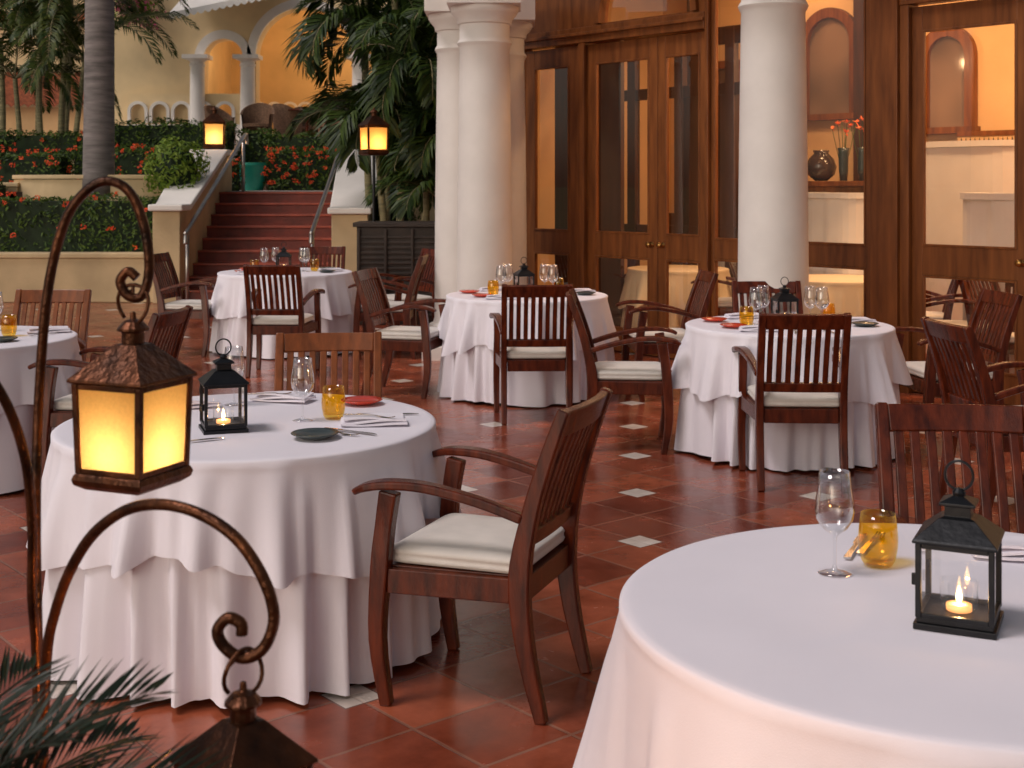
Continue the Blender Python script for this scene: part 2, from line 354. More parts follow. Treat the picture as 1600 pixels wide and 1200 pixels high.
# ------------------------------------------------------------ chair
def rrect(w,d,r,n,z,bow=0):
    pts=[]
    for cx,cy,a0 in((w/2-r,d/2-r,0),(-w/2+r,d/2-r,90),(-w/2+r,-d/2+r,180),(w/2-r,-d/2+r,270)):
        for k in range(n):
            a=R(a0+90*k/(n-1)); pts.append(Vector((cx+r*math.cos(a),cy+r*math.sin(a),z)))
    return pts
def post_y(z):
    K=[(0,-.275),(.22,-.222),(.42,-.205),(.55,-.222),(.72,-.268),(.93,-.345)]
    for (z0,y0),(z1,y1) in zip(K,K[1:]):
        if z<=z1: return y0+(y1-y0)*(z-z0)/(z1-z0)
    return K[-1][1]
def build_chair(m='chair'):
    parts=[]
    for s in(-1,1):
        b=MB(); b.sweep(cat([(s*.255,.215,0),(s*.257,.245,.2),(s*.255,.235,.42),(s*.252,.222,.55),(s*.255,.205,.655)],4),[(.036,.036),(.042,.05),(.045,.06),(.045,.056),(.045,.06)],(0,1,0))
        parts.append(b.obj("leg",m,bevel=.006))
        b=MB(); b.sweep(cat([(s*.215,post_y(z),z) for z in(0,.22,.42,.6,.76,.93)],4),[(.036,.036),(.04,.055),(.04,.068),(.038,.052),(.038,.045),(.036,.036)],(0,1,0))
        parts.append(b.obj("leg",m,bevel=.006))
        b=MB(); b.sweep(cat([(s*.222,-.215,.60),(s*.235,-.08,.642),(s*.252,.08,.675),(s*.268,.2,.680),(s*.276,.275,.668),(s*.28,.315,.65)],4),[(.036,.03),(.04,.03),(.052,.028),(.066,.026),(.064,.024),(.04,.02)],(0,0,1))
        parts.append(b.obj("armrest",m,bevel=.007))
    b=MB()
    def br(z,bow=.018):
        return cat([(-.198,post_y(z),z),(-.1,post_y(z)-bow*.75,z),(0,post_y(z)-bow,z),(.1,post_y(z)-bow*.75,z),(.198,post_y(z),z)],3)
    b.sweep(br(.888),(.026,.082),(0,-.33,.94)); b.sweep(br(.535,.01),(.026,.05),(0,-.2,.97))
    for i in range(8):
        x=-.168+i*.048; bw=.016*(1-(x/.2)**2)
        b.sweep([(x,post_y(z)-bw*(z-.5)/.4,z) for z in(.553,.65,.75,.852)],(.029,.013),(0,1,0))
    parts.append(b.obj("backrest",m,bevel=.004))
    b=MB()
    b.bx(-.23,.23,.205,.24,.345,.42); b.bx(-.192,.192,-.222,-.19,.345,.42)
    for s in(-1,1):
        b.sweep([(s*.215,-.175,.383),(s*.252,.212,.383)],(.03,.075),(0,0,1))
    b.add([(-.2,-.19,.415),(.2,-.19,.415),(.235,.225,.415),(-.235,.225,.415),(-.2,-.19,.424),(.2,-.19,.424),(.235,.225,.424),(-.235,.225,.424)],[(0,3,2,1),(4,5,6,7),(0,1,5,4),(1,2,6,5),(2,3,7,6),(3,0,4,7)])
    parts.append(b.obj("seat",m,bevel=.004))
    b=MB(); rings=[]
    for ins,z in((.02,.426),(.004,.432),(0,.442),(.003,.447),(.003,.458),(0,.463),(.006,.473),(.03,.484),(.08,.490),(.14,.493),(.19,.494)):
        rg=rrect(.45-2*ins,.44-2*ins,max(.04-ins*.2,.004),6,z)
        rings.append([Vector((p.x*(1+.12*(p.y)),p.y+.01,p.z+.0015*math.sin(p.x*30)*math.cos(p.y*23))) for p in rg])
    b.stack(rings); parts.append(b.obj("cushion",'cushion',smooth=True))
    return parts
def face(fx,fy): return math.atan2(-fx,fy)
chairs=[
 (-.09,4.18,(-.933,.36),"dark reddish wood armchair with white cushion beside the draped round table"),
 (1.52,7.05,(.06,1),"dark slatted wood armchair with its back turned, tucked into draped table"),
 (.155,8.93,(-.03,1),"dark slatted wood armchair with its back turned, tucked into draped table"),
 (-1.93,11.0,(.07,1),"dark slatted wood armchair with its back turned, tucked into draped table"),
 (-.80,10.0,(1,-.25),"dark wood armchair with white cushion beside a draped table"),
 (.70,8.0,(1,-.08),"dark wood armchair with white cushion beside a draped table"),
 (1.14,9.85,(-1,-.1),"dark wood armchair with white cushion beside a draped table"),
 (2.66,8.0,(-1,-.12),"dark wood armchair with white cushion beside a draped table"),
 (2.42,6.35,(1,.15),"dark wood armchair turned away toward another table"),
 (-3.0,12.3,(1,-.15),"dark wood armchair with white cushion beside a draped table"),
 (-1.15,12.1,(-1,.05),"dark wood armchair with white cushion beside a draped table"),
 (-1.05,12.95,(-.8,-.55),"dark wood armchair near the dark service cabinet"),
 (-1.97,13.35,(0,-1),"dark wood armchair on the far side of a draped table"),
 (-2.12,6.95,(-1,.15),"dark wood armchair with white cushion beside a draped table"),
 (1.30,3.62,(-.10,-1),"dark slatted wood armchair at the draped table with the lantern"),
 (1.72,8.55,(0,-1),"dark wood armchair on the far side of a draped table"),
]
ch0=None
for x,y,f,lab in chairs:
    rz=face(*f)
    if ch0 is None: ch0=thing("armchair",build_chair(),lab,"chair",(x,y,0),rz,"patio dining chairs")
    else: dup(ch0,(x,y,0),rz,lab)
chl=thing("armchair",build_chair('chair_lit'),"slatted wood armchair in warm-lit colour facing the draped round table","chair",(-.78,5.5,0),face(.1,-1),"patio dining chairs")
dup(chl,(-2.86,7.85,0),face(0,-1),"slatted wood armchair in warm-lit colour facing a draped table")

# ------------------------------------------------------------ tables
def build_table(r,seed,m='cloth',smoothside=1.0):
    rnd=random.Random(seed); n=300
    ph=[rnd.uniform(0,6.28) for _ in range(14)]
    nf=rnd.choice([17,19,20])
    def fold(th,k,nn):
        t2=th+.19*math.sin(2*th+ph[k])+.08*math.sin(5*th+ph[k+1])+.03*math.sin(9*th+ph[k+3])
        a=.62+.38*math.sin(3*th+ph[k+2])*math.sin(2*th+ph[k+3])
        s=math.cos(nn*t2+ph[k+1]); s=math.copysign(abs(s)**.8,s)
        return a*s+.24*math.sin(nn*1.9*t2+ph[k+2])
    nn1=nf; nn2=nf-7
    def under(th,t):
        return r-.010+.012*t+ .090*smoothside*(t**.95)*(fold(th,0,nn1)*.68+.30)*min(1,t*6)
    bu=MB(); rings=[]
    z1=.018
    for i in range(24):
        t=i/23; z=.738-(.738-z1)*t
        rings.append([Vector((under(th+.05*t*math.sin(3*th+ph[8]),t)*math.cos(th),under(th+.05*t*math.sin(3*th+ph[8]),t)*math.sin(th),z+(.008*math.sin(5*th+ph[3]) if i==23 else 0))) for th in[2*math.pi*j/n for j in range(n)]])
    bu.stack(rings,False,False)
    bo=MB(); rings=[]
    for q in(.02,.15,.3,.45,.6,.7,.8,.88,.94,.97): rings.append([Vector((r*q*math.cos(th),r*q*math.sin(th),.750+.0016*math.sin(9*q*math.cos(th)+ph[0])*math.sin(7*q*math.sin(th)+ph[1])*min(1,(1-q)*8))) for th in[2*math.pi*j/n for j in range(n)]])
    rings.append([Vector(((r-.004)*math.cos(th),(r-.004)*math.sin(th),.7485)) for th in[2*math.pi*j/n for j in range(n)]])
    rings.append([Vector(((r+.004)*math.cos(th),(r+.004)*math.sin(th),.743)) for th in[2*math.pi*j/n for j in range(n)]])
    for i in range(1,17):
        t=i/16; ring=[]
        for j in range(n):
            th=2*math.pi*j/n
            f=fold(th,5,nn2)
            drop=.335+.042*math.cos(4*th+ph[5])+.022*f+.01*math.sin(9*th+ph[6])
            z=.741-drop*t; tu=(.738-z)/.72
            umax=r-.010+.012*tu+.084*smoothside*(tu**.95)*.35
            tw=th+.05*tu*math.sin(3*th+ph[8])
            rr=max(under(tw,tu),umax)+.008+.088*smoothside*(t**.95)*max(0,.36+.74*f)
            ring.append(Vector((rr*math.cos(th),rr*math.sin(th),z)))
        rings.append(ring)
    bo.stack(rings,True,False)
    bl=MB()
    bl.tube([(0,0,.06),(0,0,.70)],.04,12)
    for k in range(4):
        a=R(45+90*k); bl.sweep([(0,0,.07),(r*.5*math.cos(a),r*.5*math.sin(a),.045),(r*.93*math.cos(a),r*.93*math.sin(a),.02)],[(.06,.07),(.05,.05),(.05,.03)],(0,0,1))
    bt=MB(); bt.lathe([(0.01,.715),(r-.03,.715),(r-.02,.722),(r-.02,.733),(.01,.734)],48)
    return [bu.obj("underlay_cloth",m,smooth=True),bo.obj("tablecloth",m,smooth=True),bl.obj("pedestal",'chair'),bt.obj("tabletop",'chair')]
tables=[(-.935,4.66,.66,1.0),(.885,2.62,.665,.85),(1.655,7.85,.61,1),(.113,9.95,.61,1),(-2.16,12.5,.63,1),(-3.03,7.2,.61,1)]
tl=["round table draped in white cloth with wine glass, tumbler and lantern","round table draped in smooth white cloth lit warm at one side","round table draped in white layered cloth, set for dinner","round table draped in white layered cloth near the double columns","round table draped in white layered cloth near the red stairs","round table draped in white layered cloth, set for dinner"]
for i,(x,y,r,ss) in enumerate(tables):
    thing("dining_table",build_table(r,11+i*3,'cloth',ss),tl[i],"table",(x,y,0),0,"draped dining tables")

# ------------------------------------------------------------ tableware
def wineglass():
    b=MB(); b.lathe([(.002,.002),(.036,.001),(.0365,.003),(.02,.006),(.006,.011),(.0038,.02),(.0036,.07),(.005,.082),(.012,.088),(.028,.1),(.039,.118),(.0425,.138),(.041,.16),(.036,.19),(.0325,.222),(.0318,.222),(.0352,.19),(.040,.16),(.0415,.138),(.038,.119),(.027,.102),(.01,.091),(.002,.09)],32)
    return b.obj("wine_glass",'glass',smooth=True)
def tumbler():
    b=MB(); b.lathe([(.002,.001),(.03,.001),(.037,.012),(.0425,.04),(.0435,.06),(.041,.09),(.0375,.115),(.0368,.115),(.040,.09),(.042,.06),(.041,.04),(.034,.016),(.002,.014)],32)
    return b.obj("tumbler",'amber',smooth=True)
def plate(m,name):
    b=MB(); b.lathe([(.002,.003),(.05,.003),(.06,.008),(.078,.016),(.08,.018),(.078,.020),(.06,.013),(.045,.009),(.002,.008)],36)
    return b.obj(name,m,smooth=True)
def napkin():
    b=MB()
    for l,(w,d,z) in enumerate(((.23,.11,.0),(.225,.105,.007),(.21,.1,.014))):
        nx,ny=12,6; vs=[];
        for s_ in(0,1):
            for j in range(ny+1):
                for i in range(nx+1):
                    x=(i/nx-.5)*w; y=(j/ny-.5)*d+l*.004
                    zz=z+.0035+.006*s_+.003*math.sin(x*22+l)+.0035*math.sin(y*40+x*15+l*2)+.003
                    vs.append((x,y,max(zz,.001)))
        o=(nx+1)*(ny+1); fs=[]
        for j in range(ny):
            for i in range(nx):
                a=j*(nx+1)+i; fs.append((a,a+nx+1,a+nx+2,a+1)); fs.append((o+a,o+a+1,o+a+nx+2,o+a+nx+1))
        for i in range(nx): fs.append((i,i+1,o+i+1,o+i)); a=ny*(nx+1)+i; fs.append((a,o+a,o+a+1,a+1))
        for j in range(ny): a=j*(nx+1); c=a+nx+1; fs.append((a,o+a,o+c,c)); a+=nx; c+=nx; fs.append((a,c,o+c,o+a))
        b.add(vs,fs)
    return b.obj("napkin",'cloth',smooth=True,autos=40)
def fork():
    b=MB(); b.sweep(cat([(-.1,0,.004),(-.04,0,.007),(.02,0,.008),(.045,0,.004)],4),[(.018,.003),(.010,.003),(.006,.004),(.022,.002)],(0,0,1))
    for k in range(4):
        y=(k-1.5)*.006; b.sweep(cat([(.045,y,.004),(.07,y,.003),(.095,y,.008)],3),(.003,.002),(0,0,1))
    return b.obj("fork",'silver')
def knife():
    b=MB(); b.sweep(cat([(-.11,0,.004),(-.05,0,.005),(0,0,.005),(.02,.002,.005),(.08,.002,.005),(.115,-.004,.005)],4),[(.016,.005),(.013,.005),(.010,.004),(.018,.002),(.019,.002),(.004,.002)],(0,0,1))
    return b.obj("knife",'silver')
def candle_lantern():
    s=.066; fr=MB(); fr.box((0,0,.006),(.15,.15,.012)); fr.box((0,0,.017),(.138,.138,.010))
    for sx in(-1,1):
        for sy in(-1,1): fr.box((sx*s,sy*s,.092),(.011,.011,.14))
    for a in range(4):
        rm=Matrix.Rotation(R(90*a),3,'Z')
        fr.box(rm@Vector((0,s,.158)),(.121,.009,.010),rm); fr.box(rm@Vector((0,s,.026)),(.121,.009,.009),rm)
    fr.box((-.072,.05,.07),(.006,.01,.02)); fr.box((-.072,.05,.13),(.006,.01,.02)); fr.box((-.074,-.055,.09),(.012,.008,.022))
    rf=MB()
    def sq(h,z): return [Vector((a*h,c*h,z)) for a,c in((-1,-1),(1,-1),(1,1),(-1,1))]
    rf.stack([sq(.076,.163),sq(.077,.167),sq(.074,.171),sq(.034,.205),sq(.024,.209),sq(.024,.228),sq(.033,.230),sq(.033,.235),sq(.010,.246)])
    rf.lathe([(.002,.244),(.011,.244),(.013,.252),(.008,.260),(.002,.261)],12)
    hd=MB(); hd.tube([Vector((.026*math.cos(a),0,.284+.028*math.sin(a))) for a in[R(-90+i*15) for i in range(25)]],.0026,8)
    gl=MB()
    for a in range(4):
        rm=Matrix.Rotation(R(90*a),3,'Z'); gl.add([rm@Vector(p) for p in((-.06,s,.031),(.06,s,.031),(.06,s,.153),(-.06,s,.153))],[(0,1,2,3)])
    cup=MB(); cup.lathe([(.028,.023),(.035,.035),(.036,.082)],20)
    ca=MB(); ca.lathe([(.001,.025),(.024,.025),(.024,.036),(.001,.035)],16)
    fl=MB(); fl.lathe([(.0005,.036),(.005,.043),(.0062,.049),(.0035,.062),(.0005,.072)],10)
    parts=[fr.obj("frame",'black',bevel=.0015),rf.obj("roof",'black',bevel=.001),hd.obj("handle",'black',smooth=True),gl.obj("glass_pane",'glass'),cup.obj("candle_cup",'glass',smooth=True),ca.obj("candle",'wax',smooth=True),fl.obj("flame",'flame',smooth=True)]
    return parts
lant0=None
def put_lantern(x,y,rz,label,scale=1,lit=True):
    global lant0
    if lant0 is None: lant0=thing("candle_lantern",candle_lantern(),label,"lantern",(x,y,.751),rz,"candle lanterns on the tables")
    else: dup(lant0,(x,y,.751),rz,label,scale)
    if lit: plight((x,y,.751+.0495),.38,(1,.5,.18),.0035)
protos={}
def put(kind,x,y,rz=0,label=None,z=.7515):
    defs={'wine_glass':(wineglass,"clear stemmed wine glass on the white tablecloth","wine glass","wine glasses"),
          'tumbler':(tumbler,"amber yellow glass tumbler on the white tablecloth","tumbler","amber tumblers"),
          'red_plate':(lambda:plate('red','bread_plate'),"small red ceramic plate on the white tablecloth","plate","bread plates"),
          'green_plate':(lambda:plate('green','bread_plate'),"small dark slate plate on the white tablecloth","plate","bread plates"),
          'napkin':(napkin,"folded white cloth napkin on the table","napkin","folded napkins"),
          'fork':(fork,"polished steel dinner fork on the table","fork","cutlery"),
          'knife':(knife,"polished steel dinner knife on the table","knife","cutlery")}
    fn,lb,ct,gr=defs[kind]
    if kind not in protos:
        o=fn(); meta(o,lb,ct,gr); protos[kind]=o; o.location=(x,y,z); o.rotation_euler=(0,0,rz)
    else:
        o=protos[kind].copy(); COL.objects.link(o); o.location=(x,y,z); o.rotation_euler=(0,0,rz)
    return o
put_lantern(-.99,4.50,R(20),"small black candle lantern with lit candle on the white table")
put('wine_glass',-.745,4.67); put('tumbler',-.642,4.72); put('wine_glass',-1.06,5.0)
put('red_plate',-.575,5.02); put('green_plate',-.654,4.355)
put('napkin',-.485,4.60,R(8)); put('napkin',-.89,5.1,R(-15)); put('knife',-.455,4.78,R(3)); put('fork',-.50,4.60,R(-20),z=.776); put('fork',-.60,4.42,R(-25)); put('knife',-.55,4.45,R(-30))
put('napkin',-1.22,4.95,R(20)); put('tumbler',-1.3,4.75); put('fork',-.95,5.08,R(10),z=.776); put('knife',-1.05,4.28,R(30))
put_lantern(.862,2.53,R(-25.6),"black square candle lantern with glowing tealight on the white table")
put('wine_glass',.70,2.846); put('tumbler',.812,2.91); put('knife',.80,3.05,R(65)); put('fork',.84,3.07,R(60)); put('napkin',1.16,2.98,R(-10)); put('red_plate',1.25,2.7)
def setting(cx,cy,r,rot):
    c,s=math.cos(rot),math.sin(rot)
    def g(dx,dy): return cx+dx*c-dy*s, cy+dx*s+dy*c
    put_lantern(*g(-.02,.02),R(8)+rot,"small black candle lantern with lit candle on the white table",.9,False)
    for dx,dy in((-.20,-.02),(-.13,.12),(.15,.08),(.20,.0)): put('wine_glass',*g(dx,dy))
    for dx,dy in((-.27,-.10),(.26,.10)): put('tumbler',*g(dx,dy))
    put('red_plate',*g(-.36,-.18)); put('red_plate',*g(-.42,.16)); put('green_plate',*g(.43,-.1)); put('green_plate',*g(.33,.33))
    put('napkin',*g(.42,.08),R(20)); put('napkin',*g(-.2,.36),R(10)); put('napkin',*g(-.24,-.36),R(-5)); 
    put('fork',*g(-.05,-.42),R(80)); put('knife',*g(.14,-.42),R(95))
setting(1.655,7.85,.64,0); setting(.113,9.95,.64,R(8)); setting(-2.16,12.5,.64,R(-6)); 
put('tumbler',-2.78,7.25); put('napkin',-2.62,7.42,R(20)); put('wine_glass',-2.95,7.5); put('green_plate',-2.72,7.0); put('wine_glass',-3.0,7.2); put('fork',-2.6,7.3,R(60))

# ------------------------------------------------------------ big lanterns and iron stand
def big_lantern(ring=True,emb='iron',pane='lampglass'):
    fr=MB()
    def sq(h,z): return [Vector((a*h,c*h,z)) for a,c in((-1,-1),(1,-1),(1,1),(-1,1))]
    fr.stack([sq(.050,-.018),sq(.062,-.010),sq(.064,-.002),sq(.062,.004),sq(.060,.007)])
    for sx in(-1,1):
        for sy in(-1,1): fr.sweep([(sx*.055,sy*.055,.007),(sx*.059,sy*.059,.142)],(.010,.010),(0,1,0))
    for a in range(4):
        rm=Matrix.Rotation(R(90*a),3,'Z')
        fr.box(rm@Vector((0,.055,.011)),(.100,.008,.008),rm); fr.box(rm@Vector((0,.059,.138)),(.106,.008,.008),rm)
    rf=MB(); rf.stack([sq(.064,.142),sq(.069,.145),sq(.068,.149),sq(.045,.172),sq(.020,.198),sq(.016,.199)])
    rf.lathe([(.002,.196),(.017,.196),(.017,.216),(.024,.218),(.024,.222),(.015,.232),(.005,.236),(.004,.246),(.002,.247)],16)
    hd=MB()
    if ring:
        hd.tube([Vector((.028*math.cos(a),.004*math.sin(a*2),.258+.03*math.sin(a))) for a in[R(-110+i*16) for i in range(22)]],.003,8)
    gl=MB()
    for a in range(4):
        rm=Matrix.Rotation(R(90*a),3,'Z')
        vs=[rm@Vector(p) for p in((-.050,.056,.014),(.050,.056,.014),(.053,.060,.135),(-.053,.060,.135))]
        gl.add(vs,[(0,1,2,3)])
    bu=MB(); bu.lathe([(.001,.009),(.010,.010),(.013,.016),(.010,.021),(.001,.024)],14)
    ps=[fr.obj("frame",emb,bevel=.0015),rf.obj("roof",emb,bevel=.001),gl.obj("glass_pane",pane),bu.obj("candle",'bulb',smooth=True)]
    if ring: ps.append(hd.obj("handle",emb,smooth=True))
    return ps
L1=at(208,740,2.0)
bl=thing("hanging_lantern",big_lantern(),"lit iron lantern with glowing amber glass hanging from a crook","lantern",L1,R(-23),"hanging amber lanterns")
plight(L1+Vector((0,0,.036)),.42,(1,.70,.42),.009)
L2=at(380,1366,1.68)
thing("hanging_lantern",big_lantern(True,'iron','warmpane'),"lit iron lantern hanging from a lower curled crook","lantern",L2,R(44),"hanging amber lanterns")
plight(L2+Vector((0,0,.075)),11.0,(1,.50,.20),.02)
def crook(pp,r,name="crook"):
    b=MB(); P=cat([at(*p) for p in pp],6); b.tube(P,r,10); return b.obj(name,'iron',smooth=True)
base=at(62,1060,1.95)
ck=[]
ck.append(crook([(64,2200,1.95),(66,1500,1.95),(60,1060,1.96),(56,830,1.98),(60,640,2.0),(74,460,2.0),(100,350,2.0),(134,299,2.0),(170,283,2.0),(204,302,2.0),(226,356,2.0),(233,420,2.0),(222,462,2.0),(200,462,2.0),(188,440,2.0),(200,424,2.0),(214,434,2.0)],[.0075]*17))
ck.append(crook([(62,2200,1.96),(66,1500,1.94),(70,1080,1.92),(88,950,1.88),(130,855,1.83),(185,803,1.78),(245,788,1.74),(310,802,1.71),(370,842,1.69),(412,905,1.68),(428,965,1.68),(412,1012,1.68),(380,1028,1.68),(350,1010,1.68),(340,985,1.68),(356,966,1.68),(376,974,1.68),(378,992,1.68)],.0078))
ck.append(crook([(60,2200,1.95),(60,1500,1.95),(58,1070,1.95),(50,930,1.93),(50,820,1.91),(38,710,1.88),(0,612,1.85),(-60,548,1.82),(-130,560,1.8),(-170,620,1.78)],.0072))
b=MB()
b.tube([at(205,452,2.0),at(207,470,2.0),L1+Vector((0,0,.286))],.003,6)
b.tube([at(366,1028,1.68),at(360,1038,1.68),L2+Vector((0,0,.286))],.0032,6)
ck.append(b.obj("hanging_link",'iron',smooth=True))
b=MB(); b.lathe([(.001,0.002),(.16,0.002),(.16,.015),(.06,.03),(.03,.05),(.001,.05)],24,(base.x,base.y,0)); ck.append(b.obj("base_plate",'iron',smooth=True,autos=30))
thing("lantern_stand",ck,"wrought iron stand with curling crooks holding hanging lanterns","lantern stand")

gl=thing("garden_lantern",big_lantern(False,'iron'),"glowing amber lantern standing on a white stair pier","lantern",(-4.66,20.55,2.16),R(10),"garden lanterns",scale=2.6)
plight((-4.66,20.55,2.28),4.5,(1,.62,.32),.03)
g2=dup(gl,(-1.6,15.2,1.95),R(30),"glowing amber lantern on a post among palm fronds",2.1)
plight((-1.6,15.2,2.05),3.2,(1,.5,.2),.03)
b=MB(); b.tube([(-1.6,15.2,0),(-1.6,15.2,1.91)],.018,8); single(b.obj("lamp_post",'black'),"slim iron post carrying a glowing lantern among palms","lamp post")

# ------------------------------------------------------------ columns
def column(h=3.36,r=.245):
    b=MB(); b.box((0,0,.06),(.68,.68,.12))
    pr=[(r*1.32,.12),(r*1.36,.15),(r*1.36,.19),(r*1.3,.215),(r*1.12,.225),(r*1.12,.25),(r*1.2,.27),(r*1.2,.30),(r*1.06,.315),(r,.36)]
    for i in range(1,9):
        t=i/8; pr.append((r*(1-.10*t**1.6),.36+(2.78-.36)*t))
    r2=r*.9
    pr+=[(r2*1.06,2.80),(r2*1.10,2.82),(r2*1.06,2.84),(r2,2.86),(r2,2.98),(r2*1.08,2.99),(r2*1.12,3.03),(r2*1.28,3.07),(r2*1.36,3.10),(r2*1.36,3.14)]
    b.lathe(pr,40,c1=True); b.box((0,0,3.25),(r*2.6,r*2.6,.22))
    return b.obj("column",'white',smooth=True,autos=35)
c0=column(); c0.location=(1.815,9.12,0); single(c0,"thick round white plaster column in front of wood doors","column","white patio columns")
for p,l in(((-.242,11.55),"thick round white plaster column beside wood doors"),((-.47,12.1),"round white column standing close behind another"),((-.10,12.72),"round white column standing close behind another")):
    c=c0.copy(); COL.objects.link(c); c.location=(*p,0); c["label"]=l

# ------------------------------------------------------------ restaurant building
P0=Vector((1.35,12,0)); ANG=R(-49.7)
def loc(px,py,w):
    k=(px-800)/F; C0=P0.x*.7627+P0.y*.6468
    Y=(C0+w)/(.7627*k+.6468); X=k*Y
    return .6468*(X-P0.x)-.7627*(Y-P0.y), H-(py-HZ)/F*Y
def tow(u,w,z=0): return Vector((P0.x+u*.6468+w*.7627,P0.y-u*.7627+w*.6468,z))
rest=bpy.data.objects.new("restaurant_building",None); COL.objects.link(rest); rest.location=P0; rest.rotation_euler=(0,0,ANG)
meta(rest,"restaurant facade of tall glazed brown wood doors with warm lit interior","building")
def rp(o): o.parent=rest; return o
def leafdoor(u0,u1,y,z1=2.93,name="door",handle=None,top=2.75,side=.125,zm=(.90,1.12)):
    b=MB(); t=.05
    b.bx(u0,u0+side,y-t/2,y+t/2,.01,z1); b.bx(u1-side,u1,y-t/2,y+t/2,.01,z1)
    for a,c in((.01,.22),zm,(top,z1)): b.bx(u0+side,u1-side,y-t/2+.003,y+t/2-.003,a,c)
    for a,c in((.22,zm[0]),(zm[1],top)):
        e=.018
        b.bx(u0+side,u0+side+e,y-t/2-.006,y-t/2+.02,a,c); b.bx(u1-side-e,u1-side,y-t/2-.006,y-t/2+.02,a,c)
        b.bx(u0+side+e,u1-side-e,y-t/2-.007,y-t/2+.02,a,a+e); b.bx(u0+side+e,u1-side-e,y-t/2-.007,y-t/2+.02,c-e,c)
    d=rp(b.obj(name,'door',bevel=.003))
    g=MB()
    for a,c in((.22,zm[0]),(zm[1],top)): g.add([(u0+side,y+.004,a),(u1-side,y+.004,a),(u1-side,y+.004,c),(u0+side,y+.004,c)],[(0,1,2,3)])
    go=g.obj("glass_pane",'pane'); go.parent=d
    if handle:
        hb=MB(); rings=[]
        for r_,yy in((.026,0),(.026,-.006),(.009,-.01),(.009,-.03),(.02,-.036),(.028,-.05),(.024,-.064),(.006,-.07)):
            rings.append([Vector((handle+r_*math.cos(R(i*24)),y-t/2-.001+yy,1.03+r_*math.sin(R(i*24)))) for i in range(15)])
        hb.stack(rings); ho=hb.obj("handle",'brass',smooth=True); ho.parent=d
    return d
leafdoor(-.93,-.004,0,handle=-.07,side=.105); leafdoor(.004,.60,0,handle=.065,side=.09)
leafdoor(-1.84,-1.02,-.02,name="window",side=.15)
leafdoor(.64,2.26,0,name="window",z1=3.6,top=3.42,side=.03,zm=(.93,1.1))
leafdoor(2.64,3.58,0,handle=3.53,side=.09); leafdoor(3.59,4.48,0,handle=3.66,side=.1)
b=MB()
for u0,u1,z1 in((-2.0,-1.84,3.7),(-1.02,-.93,2.95),(.60,.64,3.7),(2.26,2.32,3.7),(2.32,2.56,3.72),(2.56,2.64,2.95),(4.48,4.7,3.7)):
    b.bx(u0+.001,u1-.001,-.07 if u1-u0<.2 else -.1,.07,.0,z1)
b.bx(-1.84,.60,-.075,.072,2.95,3.10); b.bx(2.56,4.48,-.075,.072,2.95,3.10)
b.bx(-1.84,.60,-.10,.0,3.02,3.05)
rp(b.obj("door_frame",'door',bevel=.004))
def arch_wall(b,x0,x1,z0,z1,y0,y1,ops,mi=0,n=18):
    xs={x0,x1}
    for cx,hw,sp,bo in ops:
        for i in range(n+1): xs.add(round(cx-hw*math.cos(math.pi*i/n),5))
    xs=sorted(x for x in xs if x0-1e-6<=x<=x1+1e-6)
    def top(x,o): return o[2]+math.sqrt(max(0,o[1]**2-(x-o[0])**2))
    for a,c in zip(xs,xs[1:]):
        m=(a+c)/2; o=next((o for o in ops if abs(m-o[0])<o[1]),None)
        if o is None: segs=[((z0,z0),(z1,z1))]
        else:
            segs=[((top(a,o),top(c,o)),(z1,z1))]
            if o[3]>z0+.01: segs.append(((z0,z0),(o[3],o[3])))
        for (za,zc),(zb,zd) in segs:
            b.add([(a,y0,za),(c,y0,zc),(c,y0,zd),(a,y0,zb),(a,y1,za),(c,y1,zc),(c,y1,zd),(a,y1,zb)],
                  [(0,1,2,3),(5,4,7,6),(0,4,5,1),(3,2,6,7)],mi)
    for o in ops:
        for s in(-1,1):
            x=o[0]+s*o[1]; b.add([(x,y0,o[3]),(x,y1,o[3]),(x,y1,o[2]),(x,y0,o[2])],[(0,1,2,3)],mi)
    for x in(x0,x1): b.add([(x,y0,z0),(x,y1,z0),(x,y1,z1),(x,y0,z1)],[(0,1,2,3)],mi)
def ring_sweep(b,pts,w,t,mi):
    rings=[]
    for i,p in enumerate(pts):
        tg=(pts[min(i+1,len(pts)-1)]-pts[max(i-1,0)]).normalized(); nn=Vector((-tg.z,0,tg.x))
        rings.append([p-nn*w/2+Vector((0,-t/2,0)),p+nn*w/2+Vector((0,-t/2,0)),p+nn*w/2+Vector((0,t/2,0)),p-nn*w/2+Vector((0,t/2,0))])
    b.stack(rings,mi=mi)
def arch_trim(b,cx,hw,sp,bo,y,w=.08,t=.05,jamb=True,mi=0):
    pts=[Vector((cx-(hw+w/2)*math.cos(math.pi*i/24),y,sp+(hw+w/2)*math.sin(math.pi*i/24))) for i in range(25)]
    if jamb: pts=[Vector((cx-hw-w/2,y,bo))]+pts+[Vector((cx+hw+w/2,y,bo))]
    ring_sweep(b,pts,w,t,mi)
b=MB(); arch_wall(b,-1.84,.60,3.101,4.6,-.04,.04,[(-.14,.58,3.14,3.12)]); rp(b.obj("transom_panel",'door'))
b=MB(); b.bx(2.56,4.48,-.04,.04,3.101,4.6); rp(b.obj("transom_panel",'door'))
b=MB(); arch_trim(b,-.14,.58,3.14,3.12,-.05,.07,.06); rp(b.obj("transom_arch",'door'))
b=MB(); b.bx(-.74,.45,.0,.004,3.12,3.8); rp(b.obj("transom_glass",'pane'))
b=MB(); b.bx(-2.3,5.6,-.12,.12,4.601,5.4); b.bx(-3.2,-2.0,-.1,.1,0,4.6); b.bx(4.7,8,-.1,.1,0,4.6); b.bx(.60,2.56,-.05,.05,3.72,4.6); rp(b.obj("wall",'cream'))
IB=3.3
b=MB()
